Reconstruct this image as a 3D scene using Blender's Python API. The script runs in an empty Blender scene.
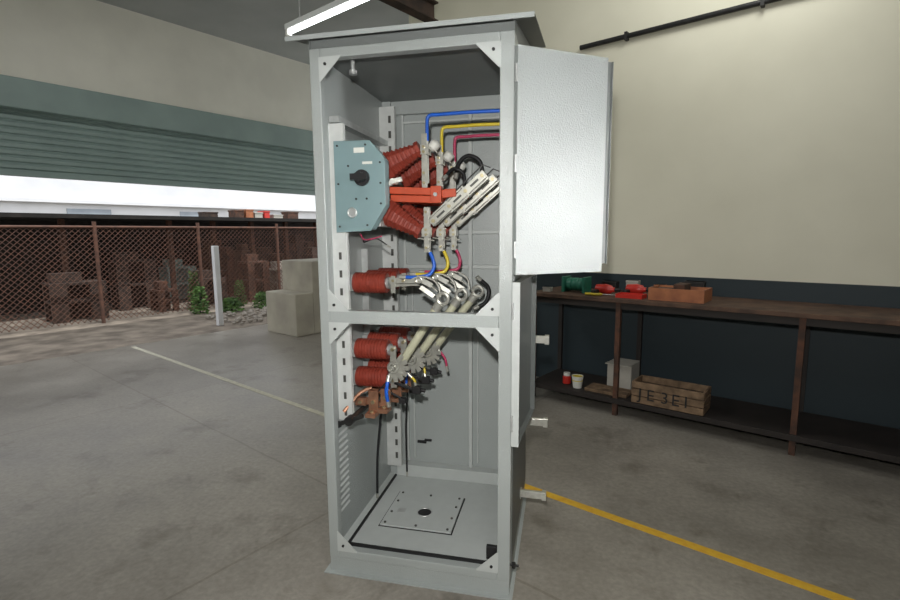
import bpy, bmesh, math, random
from mathutils import Matrix, Vector
random.seed(7)
S=bpy.context.scene
COL=bpy.context.collection
V=Vector
# ---------------------------------------------------------------- materials
def mat(name,col,rough=.5,metal=0.,noise=0.,nscale=20.,bump=0.,bscale=200.,col2=None,coat=0.,emit=None,estr=0.):
    m=bpy.data.materials.new(name); m.use_nodes=True
    nt=m.node_tree; b=nt.nodes['Principled BSDF']
    b.inputs['Base Color'].default_value=(*col,1); b.inputs['Roughness'].default_value=rough
    b.inputs['Metallic'].default_value=metal
    if coat: b.inputs['Coat Weight'].default_value=coat
    tc=nt.nodes.new('ShaderNodeTexCoord')
    if noise or col2:
        n=nt.nodes.new('ShaderNodeTexNoise'); n.inputs['Scale'].default_value=nscale; n.inputs['Detail'].default_value=6
        nt.links.new(tc.outputs['Object'],n.inputs['Vector'])
        r=nt.nodes.new('ShaderNodeValToRGB')
        c2=col2 if col2 else tuple(c*(1-noise) for c in col)
        r.color_ramp.elements[0].position=.35; r.color_ramp.elements[1].position=.68
        r.color_ramp.elements[0].color=(*c2,1); r.color_ramp.elements[1].color=(*col,1)
        nt.links.new(n.outputs['Fac'],r.inputs['Fac']); nt.links.new(r.outputs['Color'],b.inputs['Base Color'])
    if bump:
        n2=nt.nodes.new('ShaderNodeTexNoise'); n2.inputs['Scale'].default_value=bscale
        nt.links.new(tc.outputs['Object'],n2.inputs['Vector'])
        bp=nt.nodes.new('ShaderNodeBump'); bp.inputs['Strength'].default_value=bump; bp.inputs['Distance'].default_value=.002
        nt.links.new(n2.outputs['Fac'],bp.inputs['Height']); nt.links.new(bp.outputs['Normal'],b.inputs['Normal'])
    if emit:
        b.inputs['Emission Color'].default_value=(*emit,1); b.inputs['Emission Strength'].default_value=estr
    return m
GREY=mat('powder_coat_grey',(.37,.40,.39),.30,noise=.06,nscale=4,bump=.7,bscale=190)
GREYD=mat('shaded_grey_paint',(.11,.12,.115),.4,noise=.1,nscale=4)  # cabinet grey darkened to paint shade on the right side and lower door
GREYC=mat('canopy_shade_grey',(.17,.185,.18),.45,noise=.1,nscale=4)  # cabinet grey darkened to paint shade on canopy and roof; also door strip
GREYL=mat('light_grey_plate',(.50,.53,.515),.35,noise=.05)
GALV=mat('galvanised_steel',(.55,.57,.56),.38,.5,noise=.2,nscale=25)
GALVL=mat('pale_strut',(.64,.66,.64),.4,.15,noise=.1,nscale=25)
ALU=mat('aluminium',(.60,.60,.54),.33,.6,noise=.2,nscale=45)
STEELD=mat('contact_slot',(.10,.10,.09),.45,.5,noise=.2)
CREAMM=mat('cream_tube',(.58,.58,.42),.4,.05,noise=.15,nscale=30)
BRAID=mat('tinned_braid',(.62,.61,.54),.5,.3,noise=.3,nscale=160)
TEAL=mat('grey_teal_paint',(.20,.295,.305),.4,noise=.08,nscale=8)
RED=mat('brick_epoxy',(.29,.046,.028),.42,noise=.25,nscale=30)
ORANGE=mat('orange_red_rod',(.56,.085,.035),.38,noise=.15)
COPPER=mat('copper',(.52,.27,.17),.40,.7,noise=.3,nscale=30)
BLACK=mat('black_rubber',(.012,.012,.013),.55,noise=.2)
DARKST=mat('dark_steel',(.045,.045,.045),.45,.6,noise=.3)
WHITE=mat('white_plastic',(.70,.70,.64),.4,noise=.05)
BLUE=mat('blue_sleeve',(.015,.12,.60),.35,noise=.1)
YEL=mat('yellow_sleeve',(.72,.56,.04),.35,noise=.1)
PINK=mat('magenta_sleeve',(.52,.05,.13),.35,noise=.1)
BRASS=mat('passivated_bolt',(.50,.44,.28),.38,.8,noise=.2)
WOOD=mat('old_wood',(.13,.07,.042),.7,col2=(.055,.03,.02),nscale=9,bump=.3)
WOODL=mat('crate_wood',(.26,.17,.10),.8,col2=(.11,.07,.04),nscale=16,bump=.5)
WOODO=mat('orange_wood',(.46,.17,.07),.6,col2=(.28,.10,.045),nscale=10)
DKWOOD=mat('dark_bench_steel',(.025,.019,.016),.7,noise=.4,nscale=6)
RUST=mat('rusty_steel',(.12,.05,.028),.8,col2=(.045,.025,.017),nscale=14)
RUSTF=mat('rusty_fence',(.13,.058,.036),.8,col2=(.07,.035,.024),nscale=10)
REDP=mat('red_paint',(.55,.03,.02),.35,noise=.1)
GREENP=mat('green_enamel',(.03,.20,.13),.4,noise=.15)
CARD=mat('white_card',(.44,.42,.37),.7,noise=.1)
CONC=mat('plaster_concrete',(.43,.40,.32),.85,col2=(.32,.295,.24),nscale=3,bump=.5,bscale=60)
CEIL=mat('ceiling_concrete',(.42,.44,.43),.8,col2=(.35,.37,.36),nscale=1.2)
BEAM=mat('painted_beam',(.82,.81,.72),.75,col2=(.72,.71,.63),nscale=1.5)
SHUT=mat('shutter_green_grey',(.29,.38,.36),.5,col2=(.24,.32,.305),nscale=2)
WHITEB=mat('white_building',(.66,.67,.68),.8,noise=.10,nscale=1.5)
GLASS=mat('dim_window',(.30,.34,.38),.2,noise=.2,nscale=3)
DIRT=mat('dirt',(.25,.21,.165),.95,col2=(.11,.09,.07),nscale=3.5,bump=.8,bscale=25)
STONE=mat('stone',(.36,.325,.28),.9,col2=(.18,.16,.135),nscale=9)
LEAF=mat('leaf',(.11,.21,.045),.7,col2=(.03,.075,.018),nscale=8)
BARK=mat('shed_dark',(.022,.018,.015),.9,col2=(.009,.008,.007),nscale=6)
JUNK=mat('junk_brown',(.07,.042,.03),.85,col2=(.025,.018,.014),nscale=9)
LAMPM=mat('tube_glow',(1,1,1),.3,emit=(.93,1,.97),estr=7)
LAMPB=mat('lamp_body',(.6,.62,.6),.4,noise=.05)
def rampmat_floor():
    m=bpy.data.materials.new('concrete_floor'); m.use_nodes=True; nt=m.node_tree; b=nt.nodes['Principled BSDF']
    tc=nt.nodes.new('ShaderNodeTexCoord')
    def noise(s,d,r=.6):
        n=nt.nodes.new('ShaderNodeTexNoise'); n.inputs['Scale'].default_value=s; n.inputs['Detail'].default_value=d; n.inputs['Roughness'].default_value=r
        nt.links.new(tc.outputs['Object'],n.inputs['Vector']); return n
    n1=noise(1.1,12,.72); n2=noise(40,6); n3=noise(2.6,8,.65)
    r=nt.nodes.new('ShaderNodeValToRGB'); r.color_ramp.elements[0].position=.34; r.color_ramp.elements[1].position=.68
    r.color_ramp.elements[0].color=(.205,.188,.16,1); r.color_ramp.elements[1].color=(.34,.315,.272,1)
    nt.links.new(n1.outputs['Fac'],r.inputs['Fac'])
    mx=nt.nodes.new('ShaderNodeMix'); mx.data_type='RGBA'; mx.blend_type='OVERLAY'; mx.inputs[0].default_value=.4
    nt.links.new(r.outputs['Color'],mx.inputs[6]); nt.links.new(n2.outputs['Fac'],mx.inputs[7])
    rs=nt.nodes.new('ShaderNodeValToRGB'); rs.color_ramp.elements[0].position=.54; rs.color_ramp.elements[1].position=.70
    rs.color_ramp.elements[0].color=(1,1,1,1); rs.color_ramp.elements[1].color=(.60,.58,.55,1)
    nt.links.new(n3.outputs['Fac'],rs.inputs['Fac'])
    m3=nt.nodes.new('ShaderNodeMix'); m3.data_type='RGBA'; m3.blend_type='MULTIPLY'; m3.inputs[0].default_value=1
    nt.links.new(mx.outputs[2],m3.inputs[6]); nt.links.new(rs.outputs['Color'],m3.inputs[7])
    mp=nt.nodes.new('ShaderNodeMapping'); mp.inputs['Rotation'].default_value=(0,0,math.radians(26.25)); mp.inputs['Location'].default_value=(.35,1.75,0)
    ad=nt.nodes.new('ShaderNodeMix'); ad.data_type='VECTOR'; ad.inputs[0].default_value=.03
    nt.links.new(tc.outputs['Object'],ad.inputs[4]); nt.links.new(n3.outputs['Color'],ad.inputs[5])
    nt.links.new(ad.outputs[1],mp.inputs['Vector'])
    br=nt.nodes.new('ShaderNodeTexBrick'); br.offset=0; br.inputs['Scale'].default_value=1; br.inputs['Brick Width'].default_value=2.6; br.inputs['Row Height'].default_value=2.2
    br.inputs['Mortar Size'].default_value=.007; br.inputs['Color1'].default_value=(1,1,1,1); br.inputs['Color2'].default_value=(.93,.93,.93,1); br.inputs['Mortar'].default_value=(.72,.70,.67,1)
    nt.links.new(mp.outputs['Vector'],br.inputs['Vector'])
    m2=nt.nodes.new('ShaderNodeMix'); m2.data_type='RGBA'; m2.blend_type='MULTIPLY'; m2.inputs[0].default_value=.8
    nt.links.new(m3.outputs[2],m2.inputs[6]); nt.links.new(br.outputs['Color'],m2.inputs[7]); nt.links.new(m2.outputs[2],b.inputs['Base Color'])
    rr=nt.nodes.new('ShaderNodeMapRange'); rr.inputs['To Min'].default_value=.18; rr.inputs['To Max'].default_value=.5
    nt.links.new(n1.outputs['Fac'],rr.inputs['Value']); nt.links.new(rr.outputs['Result'],b.inputs['Roughness'])
    return m
FLOORM=rampmat_floor()
def wall_mat():
    m=bpy.data.materials.new('cream_wall_teal_dado'); m.use_nodes=True; nt=m.node_tree; b=nt.nodes['Principled BSDF']
    tc=nt.nodes.new('ShaderNodeTexCoord'); sp=nt.nodes.new('ShaderNodeSeparateXYZ'); nt.links.new(tc.outputs['Object'],sp.inputs[0])
    g=nt.nodes.new('ShaderNodeMath'); g.operation='GREATER_THAN'; g.inputs[1].default_value=1.06; nt.links.new(sp.outputs['Z'],g.inputs[0])
    n=nt.nodes.new('ShaderNodeTexNoise'); n.inputs['Scale'].default_value=1.3; n.inputs['Detail'].default_value=7; nt.links.new(tc.outputs['Object'],n.inputs['Vector'])
    r=nt.nodes.new('ShaderNodeValToRGB'); r.color_ramp.elements[0].color=(.68,.66,.53,1); r.color_ramp.elements[1].color=(.78,.76,.62,1); r.color_ramp.elements[0].position=.3; r.color_ramp.elements[1].position=.7
    nt.links.new(n.outputs['Fac'],r.inputs['Fac'])
    mx=nt.nodes.new('ShaderNodeMix'); mx.data_type='RGBA'; mx.inputs[6].default_value=(.016,.029,.036,1)
    nt.links.new(g.outputs[0],mx.inputs[0]); nt.links.new(r.outputs['Color'],mx.inputs[7]); nt.links.new(mx.outputs[2],b.inputs['Base Color'])
    b.inputs['Roughness'].default_value=.6
    return m
WALLM=wall_mat()
def line_mat():
    m=bpy.data.materials.new('worn_yellow_line'); m.use_nodes=True; nt=m.node_tree; b=nt.nodes['Principled BSDF']
    tc=nt.nodes.new('ShaderNodeTexCoord'); sp=nt.nodes.new('ShaderNodeSeparateXYZ'); nt.links.new(tc.outputs['Object'],sp.inputs[0])
    mr=nt.nodes.new('ShaderNodeMapRange'); mr.inputs['From Min'].default_value=-.6; mr.inputs['From Max'].default_value=.6; nt.links.new(sp.outputs['X'],mr.inputs['Value'])
    mx=nt.nodes.new('ShaderNodeMix'); mx.data_type='RGBA'; mx.inputs[6].default_value=(.50,.48,.38,1); mx.inputs[7].default_value=(.68,.40,.03,1)
    nt.links.new(mr.outputs['Result'],mx.inputs[0])
    n=nt.nodes.new('ShaderNodeTexNoise'); n.inputs['Scale'].default_value=25; nt.links.new(tc.outputs['Object'],n.inputs['Vector'])
    m2=nt.nodes.new('ShaderNodeMix'); m2.data_type='RGBA'; m2.blend_type='OVERLAY'; m2.inputs[0].default_value=.35
    nt.links.new(mx.outputs[2],m2.inputs[6]); nt.links.new(n.outputs['Fac'],m2.inputs[7]); nt.links.new(m2.outputs[2],b.inputs['Base Color'])
    b.inputs['Roughness'].default_value=.6
    return m
LINEM=line_mat()
# ---------------------------------------------------------------- mesh helpers
U=V((.897,-.442,0)); U.normalize(); W=V((-U.y,U.x,0))
RF=Matrix(((U.x,W.x,0,0),(U.y,W.y,0,0),(0,0,1,0),(0,0,0,1)))   # room frame (u along long wall, v towards it)
def obj(name,bm,m,parent=None,smooth=False,bev=0.,frame=None,seg=2):
    me=bpy.data.meshes.new(name)
    bmesh.ops.recalc_face_normals(bm,faces=bm.faces)
    if frame is not None: bm.transform(frame)
    root=parent
    while root is not None and root.parent is not None: root=root.parent
    if root is not None: bm.transform(Matrix.Translation(-root.location))
    bm.to_mesh(me); bm.free()
    me.materials.append(m)
    if smooth:
        for p in me.polygons: p.use_smooth=True
        me.set_sharp_from_angle(angle=math.radians(38))
    o=bpy.data.objects.new(name,me); COL.objects.link(o)
    if parent is not None: o.parent=parent
    if bev:
        md=o.modifiers.new('bevel','BEVEL'); md.width=bev; md.segments=seg; md.limit_method='ANGLE'
    return o
def top(name,loc,label,cat,group=None):
    e=bpy.data.objects.new(name,None); e.empty_display_size=.05; e.location=loc; COL.objects.link(e)
    e['label']=label; e['category']=cat
    if group: e['group']=group
    return e
def tag(o,label,cat,group=None,kind=None):
    o['label']=label; o['category']=cat
    if group: o['group']=group
    if kind: o['kind']=kind
    return o
def st(o): o['kind']='structure'; return o
def bbox(bm,lo,hi):
    lo=V(lo);hi=V(hi)
    vs=[bm.verts.new((x,y,z)) for z in(lo.z,hi.z) for y in(lo.y,hi.y) for x in(lo.x,hi.x)]
    for f in((0,2,3,1),(4,5,7,6),(0,1,5,4),(2,6,7,3),(0,4,6,2),(1,3,7,5)): bm.faces.new([vs[i] for i in f])
def boxes(name,lst,m,parent=None,bev=0.,frame=None):
    bm=bmesh.new()
    for lo,hi in lst: bbox(bm,lo,hi)
    return obj(name,bm,m,parent,bev=bev,frame=frame)
def eachbox(name,lst,m,parent=None,bev=0.,frame=None):
    return [boxes(name,[q],m,parent,bev,frame) for q in lst]
def prismY(bm,poly,y0,y1):
    a=[bm.verts.new((x,y0,z)) for x,z in poly]; b=[bm.verts.new((x,y1,z)) for x,z in poly]
    bm.faces.new(a); bm.faces.new(b[::-1]); n=len(poly)
    for i in range(n): bm.faces.new([a[i],b[i],b[(i+1)%n],a[(i+1)%n]])
def prismX(bm,poly,x0,x1):
    a=[bm.verts.new((x0,y,z)) for y,z in poly]; b=[bm.verts.new((x1,y,z)) for y,z in poly]
    bm.faces.new(a); bm.faces.new(b[::-1]); n=len(poly)
    for i in range(n): bm.faces.new([a[i],b[i],b[(i+1)%n],a[(i+1)%n]])
def basis(d):
    d=d.normalized(); h=V((0,0,1)) if abs(d.z)<.9 else V((1,0,0))
    s=d.cross(h).normalized(); return s,s.cross(d).normalized()
def lathe(bm,p0,p1,prof,n=24,ph=0.):
    p0=V(p0);p1=V(p1); s,t=basis(p1-p0); rings=[]
    for f,r in prof:
        c=p0.lerp(p1,f); rings.append([bm.verts.new(c+(s*math.cos(2*math.pi*(k+ph)/n)+t*math.sin(2*math.pi*(k+ph)/n))*max(r,1e-4)) for k in range(n)])
    for a,b in zip(rings,rings[1:]):
        for k in range(n): bm.faces.new([a[k],a[(k+1)%n],b[(k+1)%n],b[k]])
    bm.faces.new(rings[0][::-1]); bm.faces.new(rings[-1])
def cyl(bm,p0,p1,r,n=16,r2=None): lathe(bm,p0,p1,[(0,r),(1,r if r2 is None else r2)],n)
def bolts(name,lst,r,m,parent,n=6,frame=None):
    for p,q in lst:
        bm=bmesh.new(); cyl(bm,p,q,r,n); obj(name,bm,m,parent,frame=frame)
def smoothpts(pts,sub=8):
    P=[V(p) for p in pts]; out=[]
    for i in range(len(P)-1):
        a=P[max(i-1,0)];b=P[i];c=P[i+1];d=P[min(i+2,len(P)-1)]
        for k in range(sub):
            t=k/sub; out.append(.5*((2*b)+(c-a)*t+(2*a-5*b+4*c-d)*t*t+(3*b-a-3*c+d)*t*t*t))
    out.append(P[-1]); return out
def tube(bm,pts,r,n=10,sub=8):
    P=smoothpts(pts,sub) if sub>1 else [V(p) for p in pts]
    d=P[1]-P[0]; s,_=basis(d); rings=[]
    for i,p in enumerate(P):
        d=(P[min(i+1,len(P)-1)]-P[max(i-1,0)]).normalized()
        s=(s-d*s.dot(d)).normalized(); t=d.cross(s)
        rings.append([bm.verts.new(p+(s*math.cos(2*math.pi*k/n)+t*math.sin(2*math.pi*k/n))*r) for k in range(n)])
    for a,b in zip(rings,rings[1:]):
        for k in range(n): bm.faces.new([a[k],a[(k+1)%n],b[(k+1)%n],b[k]])
    bm.faces.new(rings[0][::-1]); bm.faces.new(rings[-1])
def ribbon(bm,pts,wd,w,t,sub=6):
    """flat strip following the points, its width along wd"""
    P=smoothpts(pts,sub); rings=[]
    for i,p in enumerate(P):
        d=(P[min(i+1,len(P)-1)]-P[max(i-1,0)]).normalized(); a=V(wd); a=(a-d*a.dot(d)).normalized(); c=d.cross(a)
        rings.append([bm.verts.new(p+a*w/2*x+c*t/2*y) for x,y in((-1,-1),(1,-1),(1,1),(-1,1))])
    for a,b in zip(rings,rings[1:]):
        for k in range(4): bm.faces.new([a[k],a[(k+1)%4],b[(k+1)%4],b[k]])
    bm.faces.new(rings[0][::-1]); bm.faces.new(rings[-1])
def torus(bm,c,axis,R,r,n=20,m=8):
    c=V(c); s,t=basis(V(axis)); ax=V(axis).normalized(); rings=[]
    for i in range(n):
        a=2*math.pi*i/n; o=s*math.cos(a)+t*math.sin(a)
        rings.append([bm.verts.new(c+o*(R+r*math.cos(2*math.pi*k/m))+ax*r*math.sin(2*math.pi*k/m)) for k in range(m)])
    for i in range(n):
        a=rings[i];b=rings[(i+1)%n]
        for k in range(m): bm.faces.new([a[k],a[(k+1)%m],b[(k+1)%m],b[k]])
def slab(bm,p0,p1,wdir,w,t):
    p0=V(p0);p1=V(p1); d=(p1-p0).normalized(); wd=V(wdir); wd=(wd-d*wd.dot(d)).normalized(); td=d.cross(wd)
    vs=[]
    for p in(p0,p1):
        for a,b in((-1,-1),(1,-1),(1,1),(-1,1)): vs.append(bm.verts.new(p+wd*w/2*a+td*t/2*b))
    for f in((0,1,2,3),(7,6,5,4),(0,4,5,1),(1,5,6,2),(2,6,7,3),(3,7,4,0)): bm.faces.new([vs[i] for i in f])
def dup(o,delta,parent=None):
    c=o.copy(); COL.objects.link(c)
    if parent is None: c.location=o.location+V(delta)
    else: c.parent=parent
    for ch in o.children: dup(ch,delta,c)
    return c
# ---------------------------------------------------------------- room
def R3(u,v,z): return RF@V((u,v,z))
OV0,OV1=-1.6,6.2
st(boxes('floor',[((-5.6,-6,-.12),(6,7.5,0))],FLOORM,frame=RF))
st(boxes('ceiling',[((-5.6,-6,4.15),(6,7.5,4.3))],CEIL,frame=RF))
st(boxes('wall_right',[((-2.2,3.1,0),(6,3.3,4.15))],WALLM,frame=RF))
st(boxes('wall_back',[((-2.4,3.1,0),(-2.2,7.5,4.15))],WALLM,frame=RF))
st(boxes('wall_front',[((-5.5,-6.2,0),(6,-6,4.15))],BEAM,frame=RF))
st(boxes('wall_side',[((6,-6.2,0),(6.2,3.3,4.15))],BEAM,frame=RF))
st(boxes('wall_left',[((-5.75,-6,0),(-5.5,OV0,4.15)),((-5.75,OV0,3.1),(-5.5,7.5,4.15)),((-5.75,OV1,0),(-5.5,7.5,3.1))],BEAM,frame=RF))
bm=bmesh.new()
prof=[]; z=3.12
while z>2.2:
    prof+= [(-5.62,z),(-5.60,z-.02),(-5.60,z-.055),(-5.62,z-.07)]; z-=.075
prof+=[(-5.62,2.12),(-5.585,2.12),(-5.585,2.08),(-5.66,2.08),(-5.66,3.12)]
a=[bm.verts.new((x,OV0,zz)) for x,zz in prof]; b=[bm.verts.new((x,OV1,zz)) for x,zz in prof]
n=len(prof); bm.faces.new(a); bm.faces.new(b[::-1])
for i in range(n): bm.faces.new([a[i],b[i],b[(i+1)%n],a[(i+1)%n]])
sh=top('rolling_shutter',R3(-5.6,2.3,2.08),'green-grey rolling shutter lowered over the upper part of the doorway','roller shutter')
obj('shutter_curtain',bm,SHUT,sh,frame=RF)
boxes('shutter_hood',[((-5.72,OV0,2.78),(-5.45,OV1,3.1))],SHUT,sh,bev=.01,frame=RF)
tag(boxes('floor_marking',[((-5.5,1.105,.0),(6,1.155,.002))],LINEM,frame=RF),'worn painted line on the floor, yellow fading to pale grey','floor line')
cd=top('conduit_pipe',R3(1,3.06,3.0),'dark steel conduit pipe clipped along the cream wall','pipe')
bm=bmesh.new(); cyl(bm,(-.35,3.07,3.0),(5.5,3.07,3.0),.020,12); obj('pipe',bm,DARKST,cd,True,frame=RF)
for uu in(0.05,1.0,2.0,3.0):
    boxes('pipe_clip',[((uu-.012,3.045,2.97),(uu+.012,3.098,3.03))],DARKST,cd,frame=RF)
lp=top('fluorescent_lamp',(-1.2,2.52,3.33),'lit fluorescent tube batten hanging under the ceiling','lamp')
L0=V((-1.64,2.747,3.3)); L1=L0+U*1.25
bm=bmesh.new(); slab(bm,L0+V((0,0,.045)),L1+V((0,0,.045)),W,.07,.05); obj('batten',bm,LAMPB,lp,bev=.005)
bm=bmesh.new(); cyl(bm,L0+U*.03,L1-U*.03,.019,14); obj('tube',bm,LAMPM,lp,True)
for q in(L0,L1-U*.03):
    bm=bmesh.new(); slab(bm,q,q+U*.03,W,.05,.06); obj('lamp_holder',bm,WHITE,lp)
for q in(L0+U*.2,L1-U*.2):
    bm=bmesh.new(); cyl(bm,q+V((0,0,.06)),V((q.x,q.y,4.14)),.006,8); obj('suspension_rod',bm,GALV,lp)
sb=top('steel_beam',(-.35,2.2,3.3),'rusty brown steel beam below the ceiling','beam')
b0=V((-.16,2.52,3.17)); 
bm=bmesh.new()
slab(bm,b0,b0-W*2.2,U,.10,.012); slab(bm,b0+V((0,0,.14)),b0-W*2.2+V((0,0,.14)),U,.10,.012); slab(bm,b0+V((0,0,.07)),b0-W*2.2+V((0,0,.07)),V((0,0,1)),.14,.01)
obj('beam_section',bm,JUNK,sb)
for k in(.15,1.9):
    q=b0-W*k; bm=bmesh.new(); cyl(bm,q+V((0,0,.14)),V((q.x,q.y,4.14)),.012,8); obj('hanger_rod',bm,RUST,sb)
# ---------------------------------------------------------------- outside
st(boxes('ground_outside',[((-30,-12,-.2),(-5.6,22,-.02))],DIRT,frame=RF))
wbd=top('white_building',R3(-16.5,6,0),'bright white building facade with dim windows beyond the yard','building')
boxes('facade',[((-17,-8,-.02),(-16,20,8))],WHITEB,wbd,frame=RF)
boxes('ledge',[((-16,-8,2.35),(-15.85,20,2.45))],WHITEB,wbd,frame=RF)
for i in range(7): boxes('window',[((-15.995,-3+i*3.1,1.5),(-15.97,-1.9+i*3.1,2.2))],GLASS,wbd,frame=RF)
tag(boxes('gate_post',[((-6.25,2.58,-.02),(-6.15,2.66,1.25))],WHITEB,bev=.01,frame=RF),'slim whitish plastered post standing outside the doorway','post')
tag(boxes('concrete_block',[((-5.05,3.05,0),(-4.3,5.2,1.04)),((-5.05,2.76,0),(-4.3,3.05,.60))],CONC,bev=.015,frame=RF),'stepped beige plastered concrete plinth by the doorway','concrete block')
fe=top('chain_link_fence',R3(-8,4,0),'rusty brown chain-link fence with steel posts','fence')
bm=bmesh.new(); v0,v1,h=-1.0,7.0,1.55
x=v0-h
while x<v1:
    for s in(0,1):
        a=(x,0.02) if s==0 else (x,h); b=(x+h,h) if s==0 else (x+h,.02)
        (ax,az),(bx,bz)=a,b
        if ax<v0: f=(v0-ax)/(bx-ax); ax,az=v0,az+(bz-az)*f
        if bx>v1: f=(v1-ax)/(bx-ax); bx,bz=v1,az+(bz-az)*f
        if bx-ax>.02: cyl(bm,(-8,ax,az),(-8,bx,bz),.0055,3)
    x+=.085
obj('wire_mesh',bm,RUSTF,fe,frame=RF)
for vv in(-.1,1.55,3.2,4.85,6.5):
    bm=bmesh.new(); cyl(bm,(-8,vv,-.02),(-8,vv,1.65),.03,10); obj('fence_post',bm,RUSTF,fe,True,frame=RF)
bm=bmesh.new(); cyl(bm,(-8,-1,1.56),(-8,7,1.56),.022,8); obj('top_rail',bm,RUSTF,fe,True,frame=RF)
sd=top('storage_shed',R3(-10.3,5,0),'dark open shed with a low flat roof behind the fence','shed')
boxes('shed_wall',[((-10.6,-2,0),(-10.4,14,1.72))],BARK,sd,frame=RF)
boxes('roof_sheet',[((-11.5,-2,1.72),(-8.7,14,1.79))],BARK,sd,frame=RF)
for vv in(0,1.4,3.2,4.1,5.0,5.9,6.8,9.5): boxes('shed_post',[((-9.4,vv,0),(-9.3,vv+.08,1.72))],RUST,sd,frame=RF)
for i,(vv,w,hh,m) in enumerate(((4.1,.3,.14,JUNK),(4.8,.22,.20,RUST),(5.08,.18,.22,WOODO),(5.3,.2,.16,CARD),(5.55,.14,.2,REDP),(5.8,.25,.12,CARD),(6.2,.3,.2,RUST))):
    o=boxes('storage_box',[((-9.9,vv,1.79),(-9.6,vv+w,1.79+hh)),((-9.91,vv-.01,1.79+hh-.03),(-9.59,vv+w+.01,1.79+hh))],m,bev=.005,frame=RF)
    tag(o,'small weathered box on the shed roof','box',group='boxes on the shed roof')
for i,(uu,vv,w,hh,m) in enumerate(((-9.0,3.4,.55,.5,JUNK),(-8.9,4.4,.5,.8,RUST),(-8.9,5.1,.7,.6,STONE),(-10.2,4.2,.6,1.1,RUST),(-10.2,5.4,.8,.9,JUNK),(-8.95,6.1,.6,.9,JUNK),(-10.2,3.3,.6,.7,SHUT),(-9.7,2.2,.7,.9,JUNK),(-9.0,1.0,.8,.6,JUNK),(-8.9,2.6,.35,.35,RUST),(-9.9,6.3,.5,1.2,JUNK),(-10.2,5.0,.35,1.0,WOOD))):
    o=boxes('scrap_rack',[((uu,vv,-.02),(uu+.05,vv+w,hh)),((uu+.4,vv,-.02),(uu+.45,vv+w*.3,hh)),((uu+.4,vv+w*.7,-.02),(uu+.45,vv+w,hh)),((uu,vv,hh),(uu+.45,vv+w,hh+.04)),((uu,vv,hh*.5),(uu+.45,vv+w,hh*.5+.04)),((uu+.1,vv+.05,hh+.04),(uu+.35,vv+w*.6,hh+.2))],m,frame=RF)
    tag(o,'weathered scrap rack stacked behind the fence','scrap',group='scrap racks behind the fence')
def bush(c,r,h,n,sm):
    bm=bmesh.new()
    for i in range(n):
        th=random.uniform(0,6.283); q=random.random()**.5*r; zz=random.random()*h
        p=V(c)+V((q*math.cos(th)*(1-.5*zz/h),q*math.sin(th)*(1-.5*zz/h),zz)); d=V((random.gauss(0,1),random.gauss(0,1),random.gauss(0,.6))).normalized(); s,t=basis(d)
        a=bm.verts.new(p-s*sm);b=bm.verts.new(p+t*sm*.45);c2=bm.verts.new(p+s*sm);d2=bm.verts.new(p-t*sm*.45); bm.faces.new([a,b,c2,d2])
    return bm
for k,(uu,vv,r,h) in enumerate(((-7.7,3.0,.18,.5),(-7.5,3.5,.26,.25),(-8.3,4.1,.14,.5),(-7.5,4.2,.3,.3),(-7.6,4.9,.25,.4),(-8.35,3.2,.14,.75))):
    c=R3(uu,vv,-.02); t_=top('bush',c,'small leafy green bush growing by the fence','bush',group='bushes by the fence')
    obj('foliage',bush(c,r,h,450,.035),LEAF,t_)
    for j in range(4):
        bm=bmesh.new(); cyl(bm,c,c+V((random.uniform(-r,r)*.5,random.uniform(-r,r)*.5,h*.8)),.008,5); obj('stem',bm,BARK,t_)
pts_=[]
tries=0
while len(pts_)<95 and tries<4000:
    tries+=1
    vv=random.uniform(2.75,4.4); uu=random.uniform(-7.1,-5.85); r=random.uniform(.02,.06)
    if all((uu-a_)**2+(vv-b_)**2>(r+c_)**2*1.6 for a_,b_,c_ in pts_): pts_.append((uu,vv,r))
for uu,vv,r in pts_:
    bm=bmesh.new(); bmesh.ops.create_icosphere(bm,subdivisions=2,radius=r)
    for v in bm.verts: v.co*=1+random.uniform(-.14,.14); v.co.z*=.65
    c=R3(uu,vv,0)
    bm.transform(Matrix.Translation(V((0,0,r*.45))))
    o=obj('stone',bm,STONE); o.location=c; tag(o,'rough grey-brown rubble stone on the dirt','stone',group='rubble stones on the dirt')
# ---------------------------------------------------------------- workbench & items
wb=top('workbench',R3(.8,2.8,0),'long dark workbench with worn wooden top against the wall','workbench')
boxes('bench_top',[((-.5,2.5,.89),(3.5,3.09,.92))],WOOD,wb,bev=.003,frame=RF)
boxes('apron',[((-.48,2.53,.84),(3.48,2.56,.89))],DKWOOD,wb,frame=RF)
for uu in(-.48,.25,1.4,2.6,3.44):
    boxes('leg',[((uu,2.52,0),(uu+.035,2.555,.89))],RUST,wb,frame=RF)
    boxes('leg',[((uu,3.03,0),(uu+.035,3.065,.89))],DKWOOD,wb,frame=RF)
boxes('lower_shelf',[((-.48,2.5,.10),(3.48,3.05,.14))],DKWOOD,wb,bev=.003,frame=RF)
gc=top('green_coil',R3(-.18,2.75,.92),'small green wound coil with end plates on the bench','coil')
bm=bmesh.new(); lathe(bm,(-.26,2.75,.985),(-.1,2.75,.985),[(0,.05),(.1,.05),(.12,.056),(.3,.056),(.33,.05),(.4,.056),(.6,.056),(.65,.05),(.7,.056),(.95,.056),(1,.05)],20)
obj('winding',bm,GREENP,gc,True,frame=RF)
eachbox('end_plate',[((-.285,2.68,.92),(-.262,2.82,1.05)),((-.10,2.68,.92),(-.077,2.82,1.05))],GREENP,gc,bev=.003,frame=RF)
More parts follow.
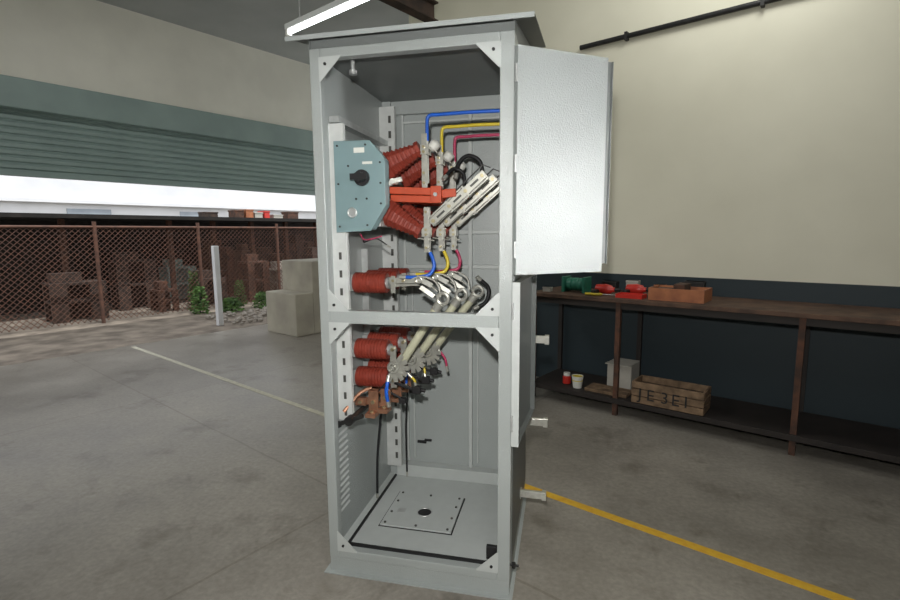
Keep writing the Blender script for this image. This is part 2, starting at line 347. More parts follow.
def drill(u0,v0,red,label):
    t_=top('power_tool',R3(u0,v0,.92),label,'power tool','power tools on the bench')
    bm=bmesh.new(); lathe(bm,(u0-.09,v0,.965),(u0+.07,v0,.965),[(0,.018),(.06,.036),(.55,.042),(.8,.034),(.9,.02),(1,.018)],18); obj('motor_body',bm,red,t_,True,frame=RF)
    bm=bmesh.new(); cyl(bm,(u0+.07,v0,.965),(u0+.11,v0,.965),.014,12); cyl(bm,(u0+.11,v0,.965),(u0+.15,v0,.965),.005,8); obj('chuck',bm,DARKST,t_,True,frame=RF)
    boxes('handle',[((u0-.08,v0-.12,.925),(u0-.045,v0,.965))],BLACK,t_,bev=.008,frame=RF)
drill(.10,2.70,REDP,'red electric drill with dark chuck lying on the bench')
drill(.30,2.84,REDP,'red electric drill with dark chuck lying on the bench')
tb=top('tool_tray',R3(.34,2.66,.92),'shallow red metal tray on the bench','tray')
boxes('tray_shell',[((.22,2.58,.92),(.42,2.70,.925)),((.22,2.58,.925),(.42,2.585,.95)),((.22,2.695,.925),(.42,2.70,.95)),((.22,2.585,.925),(.225,2.695,.95)),((.415,2.585,.925),(.42,2.695,.95))],REDP,tb,frame=RF)
ob=top('wooden_box',R3(.62,2.72,.92),'open orange-brown wooden box on the bench','box')
boxes('box_shell',[((.46,2.6,.92),(.84,2.85,.93)),((.46,2.6,.93),(.84,2.612,1.01)),((.46,2.838,.93),(.84,2.85,1.01)),((.46,2.612,.93),(.472,2.838,1.01)),((.828,2.612,.93),(.84,2.838,1.01))],WOODO,ob,frame=RF)
eachbox('box_filling',[((.48,2.62,.93),(.6,2.8,1.0)),((.62,2.65,.93),(.7,2.82,1.04)),((.73,2.63,.93),(.81,2.8,.99))],RUST,ob,bev=.006,frame=RF)
for i,(uu,vv,w,d_,hh,m,l) in enumerate(((-.42,2.6,.07,.05,.04,CARD,'small pale carton on the bench'),(-.02,2.90,.12,.08,.09,DARKST,'small dark metal box on the bench'),(.16,2.97,.10,.06,.10,CARD,'small pale carton on the bench'),(.40,2.93,.08,.06,.08,WOODO,'small orange-brown box on the bench'),(.62,2.95,.14,.07,.12,DARKST,'small dark metal box on the bench'))):
    o=boxes('small_box',[((uu,vv,.921),(uu+w,vv+d_,.92+hh)),((uu-.002,vv-.002,.92+hh*.8),(uu+w+.002,vv+d_+.002,.92+hh))],m,bev=.003,frame=RF); tag(o,l,'box',group='small boxes on the bench')
for i,uu in enumerate((-.02,.03)):
    o=top('screwdriver',R3(uu,2.56,.92),'screwdriver with yellow handle lying on the bench','screwdriver',group='screwdrivers on the bench')
    bm=bmesh.new(); lathe(bm,(uu,2.56,.934),(uu+.08,2.60,.934),[(0,.008),(.1,.011),(.6,.010),(.8,.011),(1,.006)],12); obj('handle',bm,YEL,o,True,frame=RF)
    bm=bmesh.new(); cyl(bm,(uu+.08,2.60,.934),(uu+.17,2.645,.93),.003,8); obj('shank',bm,GALV,o,frame=RF)
bx=top('cardboard_box',R3(.22,2.85,.14),'pale cardboard box on the lower shelf','box')
boxes('carton',[((.10,2.78,.141),(.30,2.98,.35))],CARD,bx,bev=.004,frame=RF)
boxes('lid_flap',[((.10,2.73,.345),(.30,2.79,.351))],CARD,bx,frame=RF)
for i,vv in enumerate((2.56,2.655)):
    o=boxes('wooden_plank',[((0,vv,.1405),(.34,vv+.08,.165))],WOODL,bev=.003,frame=RF); tag(o,'short weathered plank on the lower shelf','plank',group='planks on the lower shelf')
cr=top('wooden_crate',R3(.64,2.6,.14),'weathered slatted wooden crate with dark stencilled letters on the lower shelf','crate')
sl=[]
for k in range(3):
    za,zb_=.145+k*.056,.195+k*.056
    sl+= [((.40,2.50,za),(.90,2.515,zb_)),((.40,2.705,za),(.90,2.72,zb_)),((.40,2.515,za),(.415,2.705,zb_)),((.885,2.515,za),(.90,2.705,zb_))]
sl.append(((.415,2.515,.141),(.885,2.705,.15)))
boxes('crate_slats',sl,WOODL,cr,bev=.003,frame=RF)
def lettering(txt,u0):
    tc=bpy.data.curves.new('lettering','FONT'); tc.body=txt; tc.size=.12; tc.extrude=.001
    to=bpy.data.objects.new('tmp',tc); COL.objects.link(to); bpy.context.view_layer.update()
    me=bpy.data.meshes.new_from_object(to.evaluated_get(bpy.context.evaluated_depsgraph_get())); bpy.data.objects.remove(to)
    me.transform(Matrix.Translation(V((u0,2.498,.18)))@Matrix.Rotation(math.radians(90),4,'X')); me.transform(RF); me.transform(Matrix.Translation(-cr.location))
    me.materials.clear(); me.materials.append(BLACK); lt=bpy.data.objects.new('lettering',me); COL.objects.link(lt); lt.parent=cr
for ch,u0 in(('J',.45),('E',.51),('3',.61),('E',.685),('I',.77)): lettering(ch,u0)
pc=top('paint_cup',R3(-.08,2.6,.14),'small pale plastic cup with yellow paint on the shelf','cup')
bm=bmesh.new(); lathe(bm,(-.08,2.6,.141),(-.08,2.6,.24),[(0,.036),(1,.048),(1,.044),(.1,.034)],20); obj('cup_wall',bm,WHITE,pc,True,frame=RF)
bm=bmesh.new(); cyl(bm,(-.08,2.6,.2),(-.08,2.6,.236),.044,20); obj('paint',bm,YEL,pc,frame=RF)
rc=top('red_jar',R3(-.2,2.65,.14),'small red capped jar on the lower shelf','jar')
bm=bmesh.new(); lathe(bm,(-.2,2.65,.141),(-.2,2.65,.23),[(0,.03),(.05,.034),(.7,.034),(.8,.025)],16); obj('jar_body',bm,REDP,rc,True,frame=RF)
bm=bmesh.new(); cyl(bm,(-.2,2.65,.21),(-.2,2.65,.235),.028,16); obj('jar_cap',bm,WHITE,rc,True,frame=RF)
# ---------------------------------------------------------------- cabinet
CB=top('switchgear_cabinet',(.38,.4,0),'tall grey steel switchgear cabinet with open front and sloping canopy','electrical cabinet')
T=2.1; Z0=.063; XR=.762; XI=.712
boxes('front_frame',[((0,0,Z0),(.042,.04,T)),((XI,0,Z0),(XR,.04,T)),((.042,0,2.065),(XI,.04,T)),((.042,0,1.07),(XI,.04,1.122)),((.042,0,Z0),(XI,.04,.10))],GREY,CB,bev=.003)
boxes('rear_frame',[((.004,.755,Z0),(.05,.796,T-.004)),((.70,.755,Z0),(XR-.004,.796,T-.004)),((.05,.765,2.03),(.70,.796,T-.004))],GREY,CB,bev=.003)
boxes('rear_sill',[((.05,.735,Z0+.006),(.70,.796,.135))],GREYL,CB,bev=.003)
boxes('side_panel',[((0,.04,Z0),(.004,.8,T))],GREY,CB)
sp_=boxes('side_panel',[((XR-.004,.04,Z0),(XR,.8,T))],GREY,CB)
boxes('side_shade_sheet',[((XR,.06,.10),(XR+.002,.78,2.06))],GREYD,sp_)  # thin dark sheet painting the shade of the side panel, not a part
bp=boxes('back_panel',[((.004,.796,Z0),(XR-.004,.80,T))],GREY,CB)
eachbox('panel_rib',[((.455,.772,.135),(.475,.797,2.03)),((.10,.778,1.415),(.455,.797,1.435)),((.475,.778,1.415),(.70,.797,1.435)),((.10,.778,1.235),(.455,.797,1.255)),((.475,.778,1.235),(.70,.797,1.255)),((.10,.78,.14),(.112,.797,2.03)),((.655,.78,.14),(.667,.797,2.0)),((.50,.782,.16),(.508,.797,1.20)),((.14,.782,.16),(.148,.797,1.20)),((.112,.78,1.985),(.655,.797,1.998))],GREYL,bp,bev=.003)
boxes('roof_panel',[((.004,.04,T-.004),(XR-.004,.796,T))],GREYC,CB)  # darker colour holds the shade of the upper interior
fl=boxes('floor_panel',[((.004,.04,Z0),(XR-.004,.796,Z0+.006))],GREYL,CB)
boxes('plinth',[((.002,.002,.005),(XR-.002,.02,Z0)),((.002,.78,.005),(XR-.002,.798,Z0)),((.002,.02,.005),(.02,.78,Z0)),((XR-.02,.02,.005),(XR-.002,.78,Z0))],GREY,CB)
boxes('foot_flange',[((-.018,-.022,0),(XR+.012,.03,.005)),((-.018,.77,0),(XR+.012,.82,.005)),((-.018,.03,0),(.03,.77,.005)),((.73,.03,0),(XR+.012,.77,.005))],GREY,CB)
eachbox('rubber_gasket',[((.045,.034,.10),(XI,.046,.110)),((.042,.046,Z0+.006),(.052,.73,Z0+.016))],BLACK,CB)
gz=Z0+.006
boxes('gland_gap_line',[((.124,.244,gz),(.476,.566,gz+.0015))],DARKST,fl)  # dark sheet that draws the gap line around the gland plate
gl=boxes('gland_plate',[((.13,.25,gz+.001),(.47,.56,gz+.008))],GREYL,CB,bev=.001)
bm=bmesh.new(); cyl(bm,(.31,.385,gz+.008),(.31,.385,gz+.0095),.034,28); obj('knockout_hole',bm,BLACK,gl)
bm=bmesh.new(); torus(bm,(.31,.385,gz+.009),(0,0,1),.035,.003,28,6); obj('hole_rim',bm,GALV,gl,True)
bl_=[]
for x in(.15,.30,.45):
    for y in(.268,.542): bl_.append((x,y))
for y in(.36,.46): bl_+= [(.45,y),(.15,y)]
bolts('plate_bolt',[((x,y,gz+.008),(x,y,gz+.013)) for x,y in bl_],.006,STEELD,gl)
boxes('rating_label',[((.175,.36,gz+.008),(.215,.40,gz+.0088))],GALV,gl)
def gusset(cx,cz,sx,sz):
    s=.082
    bm=bmesh.new(); prismY(bm,[(cx-sx*.004,cz-sz*.004),(cx+sx*s,cz-sz*.004),(cx+sx*s,cz+sz*.002),(cx+sx*.002,cz+sz*s),(cx-sx*.004,cz+sz*s)],-.0025,-.0003)
    g=obj('gusset_plate',bm,GREYL,CB)
    bm=bmesh.new(); cyl(bm,(cx+sx*.022,-.0025,cz+sz*.022),(cx+sx*.022,-.007,cz+sz*.022),.006,6); obj('bolt_head',bm,DARKST,g)
for cz,sz in((2.065,-1),(1.122,1),(1.07,-1),(.10,1)):
    gusset(.042,cz,1,sz); gusset(XI,cz,-1,sz)
yf,yb=-.05,.88; zf,zb=2.125,2.335
def cz(y): return zf+(zb-zf)*(y-yf)/(yb-yf)
bm=bmesh.new(); prismX(bm,[(yf,zf),(yb,zb),(yb,zb+.006),(yf,zf+.006)],-.065,.83)
obj('canopy',bm,GREYC,CB)  # same paint as the cabinet, underside shade put into its colour
bm=bmesh.new()
prismX(bm,[(0,T),(.8,T),(.8,cz(.8)),(0,cz(0))],.0,.006); prismX(bm,[(0,T),(.8,T),(.8,cz(.8)),(0,cz(0))],XR-.006,XR)
bbox(bm,(0,.006,T),(XR,.012,cz(0))); bbox(bm,(0,.794,T),(XR,.8,cz(.794)))
obj('canopy_support',bm,GREYC,CB)
bm=bmesh.new(); bbox(bm,(-.065,yf-.004,zf-.010),(.83,yf,zf+.006)); bbox(bm,(.826,yf,zf-.004),(.83,yf+.01,zf+.008)); obj('canopy_lip',bm,GREY,CB)
def door(name,h,tip,z0,z1,thick,side,m):
    h=V((h[0],h[1],0));t=V((tip[0],tip[1],0)); d=(t-h).normalized(); n=V((-d.y,d.x,0))*side
    bm=bmesh.new()
    Mx=Matrix(((d.x,n.x,0,h.x),(d.y,n.y,0,h.y),(0,0,1,0),(0,0,0,1))); L=(t-h).length
    for lo,hi in(((0,0,z0),(L,.002,z1)),((0,.002,z0),(.004,thick,z1)),((L-.004,.002,z0),(L,thick,z1)),((.004,.002,z0),(L-.004,thick,z0+.004)),((.004,.002,z1-.004),(L-.004,thick,z1))): bbox(bm,lo,hi)
    o=obj(name,bm,m,CB,frame=Mx)
    return o,Mx,L
ud,Mu,Lu=door('upper_door',(XR+.012,-.008),(1.083,.205),1.27,2.05,.025,1,GREY)
boxes('door_edge_strip',[((Lu,.008,1.30),(Lu+.026,.03,2.04)),((Lu+.022,.002,1.30),(Lu+.026,.008,2.04))],GREYC,ud,frame=Mu)
for z in(1.36,1.66,1.96):
    bm=bmesh.new(); cyl(bm,(XR+.007,-.008,z-.03),(XR+.007,-.008,z+.03),.005,10); obj('hinge',bm,GALV,ud,True)
ld,Ml,Ll=door('lower_door',(XR+.006,-.016),(.806,.40),.63,1.245,.022,-1,GREYD)  # door face darkened in colour to stand for shade
boxes('door_edge_strip',[((-.003,-.004,.63),(.0,.024,1.245))],GREYL,ld,frame=Ml)
for z in(.72,1.14):
    bm=bmesh.new(); cyl(bm,(XR+.004,-.02,z-.03),(XR+.004,-.02,z+.03),.005,10); obj('hinge',bm,GALV,ld,True)
for z in(.94,.55,.19):
    X=XR+.002
    boxes('latch_bracket',[((X,.44,z-.02),(X+.006,.48,z+.02)),((X+.006,.45,z-.016),(.885,.453,z+.016)),((X+.006,.453,z-.016),(.885,.47,z-.012)),((X+.006,.453,z+.012),(.885,.47,z+.016)),((.865,.446,z-.02),(.885,.474,z+.02))],ALU,CB,bev=.001)
bm=bmesh.new(); cyl(bm,(XR,.005,.135),(XR+.035,.005,.135),.005,10); cyl(bm,(XR+.015,.005,.125),(XR+.015,.005,.145),.008,10); obj('door_pin',bm,DARKST,CB,True)
boxes('hinge_block',[((XI-.045,.012,.14),(XI-.002,.03,.195))],BLACK,CB,bev=.002)
bm=bmesh.new(); cyl(bm,(.13,.10,2.04),(.13,.10,2.096),.008,10); cyl(bm,(.13,.10,2.03),(.13,.10,2.045),.016,12); obj('roof_bolt',bm,GALV,CB,True)
def rail(y,z0,z1,x1=.055,w=.022,m=GALV):
    return boxes('mounting_rail',[((.004,y,z0),(x1,y+.003,z1)),((.004,y+.003,z0),(.008,y+w,z1)),((x1-.003,y+.003,z0),(x1,y+w,z1))],m,CB)
r1=rail(.13,.62,1.86,.066,m=GALVL)
eachbox('rail_slot',[((.030,.1292,.64+i*.075),(.042,.1299,.67+i*.075)) for i in range(16) if not(1.38<.64+i*.075<1.80)],STEELD,r1)
r2=rail(.715,.135,2.06,.085,.03,GALVL)
eachbox('rail_slot',[((.052,.7145,.18+i*.075),(.066,.7151,.215+i*.075)) for i in range(25)],STEELD,r2)
rail(.43,.55,1.35,.035)
boxes('cross_rail',[((.008,.13,1.865),(.05,.71,1.89))],GALV,CB)
boxes('cross_rail',[((.008,.155,.590),(.04,.71,.615))],GALV,CB)
bm=bmesh.new()
for i in range(13):
    z=.2+i*.029; prismY(bm,[(.0045,z),(.010,z+.004),(.0045,z+.012)],.09,.20)
obj('louvre',bm,GREYL,CB)
boxes('inner_channel',[((.004,.045,.12),(.02,.075,1.05))],GREYL,CB)
# ---------------------------------------------------------------- insulators
def coneprof(rb,rt,n):
    p=[(0,rb*1.02),(.16,rb*1.02),(.17,rb*.95)]
    for i in range(n):
        a=.20+.66*i/n; w=.66/n; k=rb+(rt-rb)*(a+w/2)
        p+=[(a,k*.98),(a+w*.06,k*1.09),(a+w*.42,k*1.09),(a+w*.50,k*.98)]
    p+=[(.88,rt*1.05),(.89,rt*1.3),(1,rt*1.3)]
    return p
def postprof(rb,n):
    p=[(0,rb*.95),(.02,rb),(.13,rb),(.14,rb*.92)]
    for i in range(n):
        a=.17+.68*i/n; w=.68/n
        p+=[(a,rb*.92),(a+w*.08,rb),(a+w*.62,rb),(a+w*.72,rb*.92)]
    p+=[(.86,rb*.92),(.87,rb*.98),(.98,rb*.98),(1,rb*.9)]
    return p
PH=(.28,.43,.58)
LB=top('load_break_switch',(.19,.43,1.43),'medium-voltage load break switch with grey-teal mechanism box and red insulators','load break switch')
boxes('mounting_frame',[((.06,.19,1.70),(.17,.68,1.75)),((.06,.19,1.46),(.17,.68,1.51)),((.165,.20,1.45),(.19,.67,1.76)),((.0085,.20,1.45),(.06,.215,1.76)),((.0085,.66,1.45),(.06,.675,1.76))],GREYL,LB,bev=.002)
MY=.118
bm=bmesh.new(); prismY(bm,[(.028,1.79),(.182,1.787),(.243,1.715),(.243,1.53),(.178,1.432),(.028,1.426)],MY,MY+.006); 
prismY(bm,[(.034,1.784),(.178,1.781),(.237,1.713),(.237,1.534),(.176,1.438),(.034,1.432)],MY+.006,.188)
mh=obj('mechanism_housing',bm,TEAL,LB,bev=.002)
bm=bmesh.new(); lathe(bm,(.148,MY,1.642),(.148,MY-.045,1.642),[(0,.032),(.25,.032),(.25,.020),(1,.020)],20); bbox(bm,(.118,MY-.055,1.630),(.188,MY-.04,1.654)); obj('operating_knob',bm,BLACK,mh,True)
bm=bmesh.new(); cyl(bm,(.105,MY,1.505),(.105,MY-.012,1.505),.018,20); torus(bm,(.105,MY-.012,1.505),(0,1,0),.018,.003); obj('indicator_window',bm,GALV,mh,True)
bolts('screw_head',[((x,MY,z),(x,MY-.004,z)) for x,z in((.045,1.77),(.165,1.77),(.045,1.62),(.045,1.45),(.165,1.455),(.225,1.70),(.225,1.62),(.225,1.54),(.09,1.69),(.165,1.56),(.12,1.56))],.0042,DARKST,mh,8)
boxes('white_label',[((.115,MY-.001,1.74),(.16,MY,1.76))],WHITE,mh)
boxes('white_label',[((.150,MY-.001,1.695),(.192,MY,1.705))],WHITE,mh)
def phase(y,k):
    dx=.026*k; du=-.024*k
    for z0,z1 in((1.70+du,1.772+du),(1.515,1.425)):
        bm=bmesh.new(); lathe(bm,(.19+dx*.8,y,z0),(.345+dx,y,z1),coneprof(.060,.027,6),8,.5); obj('insulator',bm,RED,LB,bev=.002)
    X=.365+dx
    bm=bmesh.new()
    slab(bm,(X,y-.014,1.60+du),(X,y-.014,1.83+du),(1,0,0),.024,.004); slab(bm,(X,y+.014,1.63+du),(X,y+.014,1.80+du),(1,0,0),.024,.004)
    bbox(bm,(X-.015,y-.024,1.745+du),(X+.02,y+.024,1.785+du)); slab(bm,(X,y,1.80+du),(X+.055,y,1.75+du),(0,1,0),.024,.005)
    u=obj('upper_terminal',bm,ALU,LB,bev=.001)
    bm=bmesh.new(); lathe(bm,(X+.025,y,1.765+du),(X+.055,y,1.80+du),[(0,.010),(.2,.021),(.75,.023),(.9,.017),(1,.004)],18); obj('terminal_cap',bm,WHITE,u,True)
    bolts('bolt',[((X,y-.024,z+du),(X,y-.032,z+du)) for z in(1.755,1.775,1.63,1.67)],.006,BRASS,u)
    bm=bmesh.new(); X=.37+dx
    slab(bm,(X,y-.014,1.34),(X,y-.014,1.53),(1,0,0),.022,.004); slab(bm,(X,y+.014,1.34),(X,y+.014,1.53),(1,0,0),.022,.004)
    bbox(bm,(X-.02,y-.02,1.405),(X+.015,y+.02,1.445)); slab(bm,(X-.04,y,1.40),(X+.03,y,1.39),(0,1,0),.024,.005)
    l=obj('lower_terminal',bm,ALU,LB,bev=.001)
    bolts('bolt',[((X,y-.02,z),(X,y-.028,z)) for z in(1.36,1.415,1.435,1.51)],.006,BRASS,l)
    bm=bmesh.new()
    slab(bm,(.21,y-.014,1.603),(.43+dx,y-.014,1.591),(0,0,1),.030,.030); slab(bm,(.215,y-.010,1.570),(.42+dx,y-.010,1.560),(0,0,1),.030,.024)
    bbox(bm,(.395+dx,y-.035,1.545),(.44+dx,y+.008,1.615)); slab(bm,(.44+dx,y-.014,1.582),(.50+dx,y-.014,1.587),(0,0,1),.034,.018)
    pr=obj('push_rod',bm,ORANGE,LB,bev=.003)
    bolts('bolt',[((.417+dx,y-.035,1.58),(.417+dx,y-.043,1.58))],.009,GALV,pr)
    dx=.022*k; p0=V((.39+dx,y,1.462)); p1=V((.62+dx,y,1.662)); d=(p1-p0).normalized(); nn=V((-d.z,0,d.x))
    bm=bmesh.new()
    for s in(-.014,.014): slab(bm,p0+V((0,s,0)),p1+V((0,s,0)),nn,.034,.005)
    slab(bm,p0+nn*.024,p0.lerp(p1,.62)+nn*.024,nn,.007,.012); slab(bm,p0.lerp(p1,.3)-nn*.022,p1-nn*.022,nn,.006,.010)
    for f in(.03,.35,.65,.97): q=p0.lerp(p1,f); slab(bm,q+V((0,-.018,0)),q+V((0,.018,0)),nn,.052 if f in(.35,.65) else .03,.010)
    bl=obj('moving_blade',bm,ALU,LB,bev=.001)
    for f in(.19,.50,.81):
        bm=bmesh.new(); slab(bm,p0.lerp(p1,f-.07)+V((0,-.0168,0)),p0.lerp(p1,f+.07)+V((0,-.0168,0)),nn,.009,.001); obj('blade_slot',bm,STEELD,bl)
    bolts('blade_rivet',[(p0.lerp(p1,f)+V((0,-.026,0)),p0.lerp(p1,f)+V((0,.024,0))) for f in(.05,.35,.65,.95)],.008,BRASS,bl,6)
    bm=bmesh.new(); slab(bm,p0.lerp(p1,.30)+nn*.03,p0.lerp(p1,1.05)+nn*.034,V((0,1,0)),.010,.004); slab(bm,p0.lerp(p1,1.05)+nn*.034,p1+d*.03+nn*.004,V((0,1,0)),.010,.004); obj('arc_finger',bm,DARKST,bl)
for k,y in enumerate(PH): phase(y,k)
bm=bmesh.new(); cyl(bm,(.20,.20,1.59),(.20,.67,1.59),.016,14); obj('drive_shaft',bm,DARKST,LB,True)
bm=bmesh.new(); slab(bm,(.262,.16,1.63),(.30,.16,1.637),(0,0,1),.018,.01); cyl(bm,(.262,.15,1.63),(.262,.20,1.63),.011,10); cyl(bm,(.2,.19,1.615),(.262,.19,1.63),.009,8); obj('trip_lever',bm,WHITE,LB)
def sup(y,z,L=.15):
    e=top('post_insulator',(.005,y,z),'ribbed brick-red post insulator bolted sideways to the steel rail','insulator',group='red ribbed post insulators')
    bm=bmesh.new(); lathe(bm,(.035,y,z),(.035+L,y,z),postprof(.046,7),28); obj('ribbed_body',bm,RED,e,True)
    bm=bmesh.new(); bbox(bm,(.0085,y-.03,z-.035),(.034,y+.03,z+.035)); obj('base_plate',bm,GALV,e)
    bm=bmesh.new(); cyl(bm,(.035+L,y,z),(.035+L+.012,y,z),.026,18); cyl(bm,(.035+L+.012,y,z),(.035+L+.035,y,z),.011,6); obj('end_cap',bm,GALV,e,True)
    return e
base=sup(PH[0],1.205)
for (y,z) in((.43,1.205),(.58,1.205),(.28,.905),(.43,.905),(.58,.905),(.28,.775),(.43,.775),(.58,.775)):
    dup(base,(0,y-PH[0],z-1.205))
def clip(y,z,k):
    o=.034*k
    e=top('fixed_contact',(.24,y,z),'bare metal contact bar with braided leads on a post insulator','contact',group='contact bars on the upper insulators')
    bm=bmesh.new(); slab(bm,(.205,y-.03,z+.012),(.36+o,y-.03,z+.018),(0,0,1),.024,.006); slab(bm,(.205,y+.004,z-.008),(.33,y+.004,z),(0,0,1),.02,.005)
    slab(bm,(.36+o,y-.03,z+.016),(.42+o,y-.025,z-.03),(0,1,0),.022,.004)
    slab(bm,(.225,y-.04,z+.035),(.225,y-.04,z-.04),(1,0,0),.020,.005)
    slab(bm,(.33+o,y-.04,z+.03),(.40+o,y-.045,z-.005),(0,.3,1),.022,.004); slab(bm,(.35+o,y-.05,z-.01),(.41+o,y-.05,z-.05),(0,.3,1),.020,.004)
    obj('contact_bar',bm,ALU,e,bev=.001)
    bm=bmesh.new()
    ribbon(bm,[(.31+o,y-.035,z+.022),(.35+o,y-.04,z+.034),(.40+o,y-.045,z+.024),(.432+o,y-.05,z-.005),(.44+o,y-.055,z-.05)],(0,1,0),.020,.005)
    obj('braided_lead',bm,BRAID,e,True)
    bm=bmesh.new(); torus(bm,(.345+o,y-.055,z+.02),(.1,1,.0),.012,.0035); obj('ring_lug',bm,ALU,e,True)
    bolts('bolt',[((x,y-.032,z+.014),(x,y-.044,z+.014)) for x in(.225,.27,.33)],.007,BRASS,e)
for k,y in enumerate(PH): clip(y,1.205,k)
def clip2(y,k):
    o=.034*k
    e=top('earth_contact',(.24,y,.905),'fanned tinned contact fingers and copper bars at the lower insulators','contact',group='contact fingers on the lower insulators')
    bm=bmesh.new(); slab(bm,(.215,y-.03,.93),(.215,y-.03,.74),(1,0,0),.028,.005); slab(bm,(.215,y-.034,.86),(.235+o,y-.034,.85),(0,0,1),.03,.005)
    for i in range(7):
        a=math.radians(-110+i*27); slab(bm,(.238+o,y-.086-.002*i,.852),(.238+o+.068*math.cos(a),y-.088-.002*i,.852+.068*math.sin(a)),(math.sin(a),0,-math.cos(a)),.020,.003)
    torus(bm,(.238+o,y-.10,.852),(0,1,0),.020,.008,18,6); cyl(bm,(.238+o,y-.03,.852),(.238+o,y-.11,.852),.010,12)
    obj('contact_finger',bm,ALU,e)
    bm=bmesh.new(); bbox(bm,(.305,y-.05,.722),(.342,y-.025,.757)); cyl(bm,(.342,y-.037,.74),(.362,y-.037,.735),.009,10); slab(bm,(.22,y-.037,.765),(.305,y-.037,.74),(0,0,1),.014,.008); obj('cable_boot',bm,BLACK,e,bev=.003)
    bm=bmesh.new(); bbox(bm,(.245,y-.055,.675),(.275,y-.03,.70)); slab(bm,(.20,y-.04,.72),(.26,y-.04,.69),(0,0,1),.012,.008); obj('black_clamp',bm,BLACK,e,bev=.003)
    for x0,za,zb_ in((.135,.735,.630),(.192,.745,.655)):
        bm=bmesh.new(); slab(bm,(x0,y-.075,za),(x0,y-.075,zb_),(1,0,0),.044,.012); bbox(bm,(x0-.023,y-.125,zb_-.004),(x0+.023,y-.068,zb_+.014))
        cb=obj('copper_bar',bm,COPPER,e,bev=.001)
        bolts('bolt',[((x0,y-.081,zb_+.055),(x0,y-.091,zb_+.055)),((x0,y-.10,zb_+.014),(x0,y-.10,zb_+.022))],.009,BRASS,cb)
    bm=bmesh.new(); bbox(bm,(.045,y-.07,.66),(.095,y-.045,.695)); slab(bm,(.09,y-.055,.675),(.14,y-.055,.70),(0,0,1),.030,.008); obj('copper_bar',bm,COPPER,e,bev=.001)
    bolts('bolt',[((x,y-.034,zz),(x,y-.046,zz)) for x,zz in((.215,.915),(.215,.775))]+[((.07,y-.07,.677),(.07,y-.08,.677))],.008,BRASS,e)
for k,y in enumerate(PH): clip2(y,k)
ES=top('earthing_switch',(.08,.43,.65),'earthing switch with dark shaft and long cream tubular blades','earthing switch')
bm=bmesh.new(); cyl(bm,(.075,.09,.640),(.075,.70,.640),.013,14); obj('shaft',bm,DARKST,ES,True)
bm=bmesh.new(); cyl(bm,(.012,.09,.612),(.13,.09,.660),.010,12); cyl(bm,(.075,.065,.640),(.075,.10,.640),.020,14); lathe(bm,(.002,.09,.607),(.03,.09,.619),[(0,.008),(.2,.015),(.8,.015),(1,.008)],12); obj('crank_arm',bm,DARKST,ES,True)
bm=bmesh.new(); tube(bm,[(.03,.12,.66),(.06,.15,.70),(.09,.17,.735),(.13,.2,.75)],.008,8); obj('link_rod',bm,COPPER,ES,True)
for k,y in enumerate(PH):
    a=V((.245+.034*k,y-.06,.835)); b=V((.435+.048*k,y-.06,1.125)); d=(b-a).normalized()
    bm=bmesh.new(); cyl(bm,a,b,.018,16)
    bl=obj('earthing_blade',bm,CREAMM,ES,True)
    bm=bmesh.new(); torus(bm,b+d*.028,(0,1,0),.023,.0085); cyl(bm,b-d*.03,b+d*.002,.0205,14); obj('blade_eye',bm,ALU,bl,True)
    bm=bmesh.new(); cyl(bm,a-d*.02,a+d*.03,.0205,14); obj('blade_ferrule',bm,ALU,bl,True)
    bm=bmesh.new(); slab(bm,(.075,y-.045,.640),a+V((0,.015,0)),(0,1,0),.016,.006); obj('blade_crank',bm,DARKST,ES)
# ---------------------------------------------------------------- cables
def cable(pts,r,m,label,lugs=True,sub=8):
    e=top('cable',V(pts[0]),label,'cable')
    bm=bmesh.new(); tube(bm,pts,r,10,sub); obj('sleeve',bm,m,e,True)
    if lugs:
        for p,q in((pts[0],pts[1]),(pts[-1],pts[-2])):
            bm=bmesh.new(); p=V(p);q=V(q); d=(p-q).normalized(); cyl(bm,p-d*.012,p+d*.015,r*1.12,10); obj('lug',bm,ALU,e,True)
for k,(y,m,zz,n) in enumerate(((.28,BLUE,1.905,'blue'),(.43,YEL,1.885,'yellow'),(.58,PINK,1.868,'magenta'))):
    x0=.375+.026*k; x1=x0
    cable([(x0,y,1.79-.024*k),(x0,y,1.82),(x0,y,zz-.03),(x0+.004,y,zz-.008),(x0+.02,y,zz),(x0+.05,y,zz),(.56,y,zz+.002),(.70,y,zz),(.742,y,zz)],.0075,m,n+' insulated conductor bent from the switch terminal to the side wall')
    cable([(x1,y,1.35),(x1+.02,y-.005,1.31),(x1+.025,y-.01,1.275),(x1+.005,y-.02,1.245),(.33,y-.03,1.235),(.27,y-.035,1.235)],.008,m,n+' insulated cable curving from the lower terminal to the insulator')
cable([(.45,.50,1.68),(.46,.52,1.74),(.50,.54,1.775),(.55,.56,1.75),(.565,.56,1.68)],.010,BLACK,'thick black cable looping beside the switch blades')
cable([(.43,.36,1.66),(.46,.40,1.70),(.50,.42,1.68),(.50,.44,1.62)],.008,BLACK,'thick black cable looping beside the switch blades')
cable([(.54,.60,1.20),(.58,.62,1.16),(.585,.62,1.12),(.57,.60,1.08),(.53,.58,1.06)],.010,BLACK,'black cable loop near the earthing blades')
cable([(.215,.18,.80),(.212,.17,.77),(.208,.17,.74),(.212,.18,.69)],.008,BLUE,'short blue cable by the lower insulators')
cable([(.24,.40,.80),(.235,.38,.76),(.23,.38,.71)],.006,BLUE,'short blue cable by the lower insulators')
cable([(.27,.41,.84),(.31,.40,.80),(.32,.39,.76)],.006,YEL,'short yellow cable by the lower insulators')
cable([(.29,.25,.80),(.31,.25,.78),(.315,.25,.76)],.006,YEL,'short yellow cable by the lower insulators')
cable([(.36,.50,.86),(.39,.50,.82),(.40,.50,.77)],.006,PINK,'short magenta cable by the earthing blades')
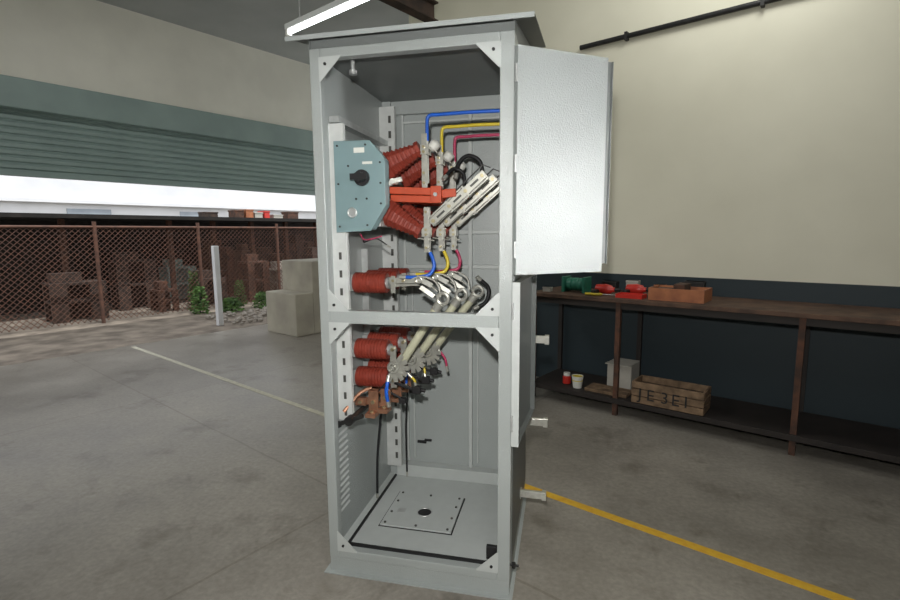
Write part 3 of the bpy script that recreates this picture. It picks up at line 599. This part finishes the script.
cable([(.10,.43,.66),(.07,.45,.5),(.045,.46,.3),(.035,.47,.09)],.006,BLACK,'black earthing lead running down to the cabinet floor')
cable([(.18,.60,.74),(.15,.65,.6),(.125,.69,.4),(.12,.70,.3),(.12,.705,.1)],.005,BLACK,'black earthing lead running down to the cabinet floor')
cable([(.07,.30,1.40),(.10,.24,1.385),(.16,.22,1.40),(.20,.25,1.37)],.003,BLACK,'thin black control wire under the mechanism')
cable([(.09,.22,1.42),(.12,.2,1.395),(.19,.21,1.41)],.0025,PINK,'thin red control wire under the mechanism',False)
tag(boxes('wall_clip',[((.16,.782,.25),(.21,.796,.262)),((.20,.785,.262),(.24,.796,.272))],BLACK),'small black clip fixed low on the back panel','clip')
# ---------------------------------------------------------------- lights
def area(name,loc,tgt,size,power,col=(1,1,1)):
    l=bpy.data.lights.new(name,'AREA'); l.shape='DISK'; l.size=size; l.energy=power; l.color=col
    o=bpy.data.objects.new(name,l); COL.objects.link(o); o.location=loc; o.rotation_euler=(V(tgt)-V(loc)).to_track_quat('-Z','Y').to_euler(); return o
area('camera_flash',(.90,-1.85,1.62),(.42,.4,.95),.06,41,(1,.98,.95))
area('workshop_fill',(1.2,-1.8,4.0),(.6,.3,0),1.1,22,(1,1,.98))  # unseen overhead fill light, added to light the cabinet front
area('workshop_fill',(-2.2,.8,3.9),(-2.4,1.2,0),1.0,36,(1,1,.98))  # unseen fill light, added over the floor on the left
area('workshop_fill',(2.0,1.4,3.9),(1.8,3.1,2.9),.8,22,(1,1,.96))  # unseen fill light, added to brighten the bench wall
hl=area('door_sheen_light',(4.2,-1.30,1.55),(1.0,.12,1.45),.6,3.2,(1,1,1)); hl.data.spread=math.radians(30)  # unseen light added to put a sheen on the open upper door
sun=bpy.data.lights.new('sun','SUN'); sun.energy=3.5; sun.angle=.02; so=bpy.data.objects.new('sun',sun); COL.objects.link(so)
so.rotation_euler=(V((-.55,.25,-1.3))).to_track_quat('-Z','Y').to_euler()
w=bpy.data.worlds.new('world'); S.world=w; w.use_nodes=True; bg=w.node_tree.nodes['Background']; bg.inputs[0].default_value=(.94,.96,1,1); bg.inputs[1].default_value=1.9
# ---------------------------------------------------------------- camera
cam=bpy.data.objects.new('camera',bpy.data.cameras.new('camera')); COL.objects.link(cam)
cam.data.lens=20; cam.data.sensor_width=36; cam.data.clip_start=.05
cam.matrix_world=Matrix.Translation(V((0.938,-1.80,1.42)))@Matrix.Rotation(math.radians(12.75),4,'Z')@Matrix.Rotation(math.radians(82.4),4,'X')@Matrix.Rotation(math.radians(-0.4),4,'Z')
S.camera=cam
S.view_settings.view_transform='Standard'
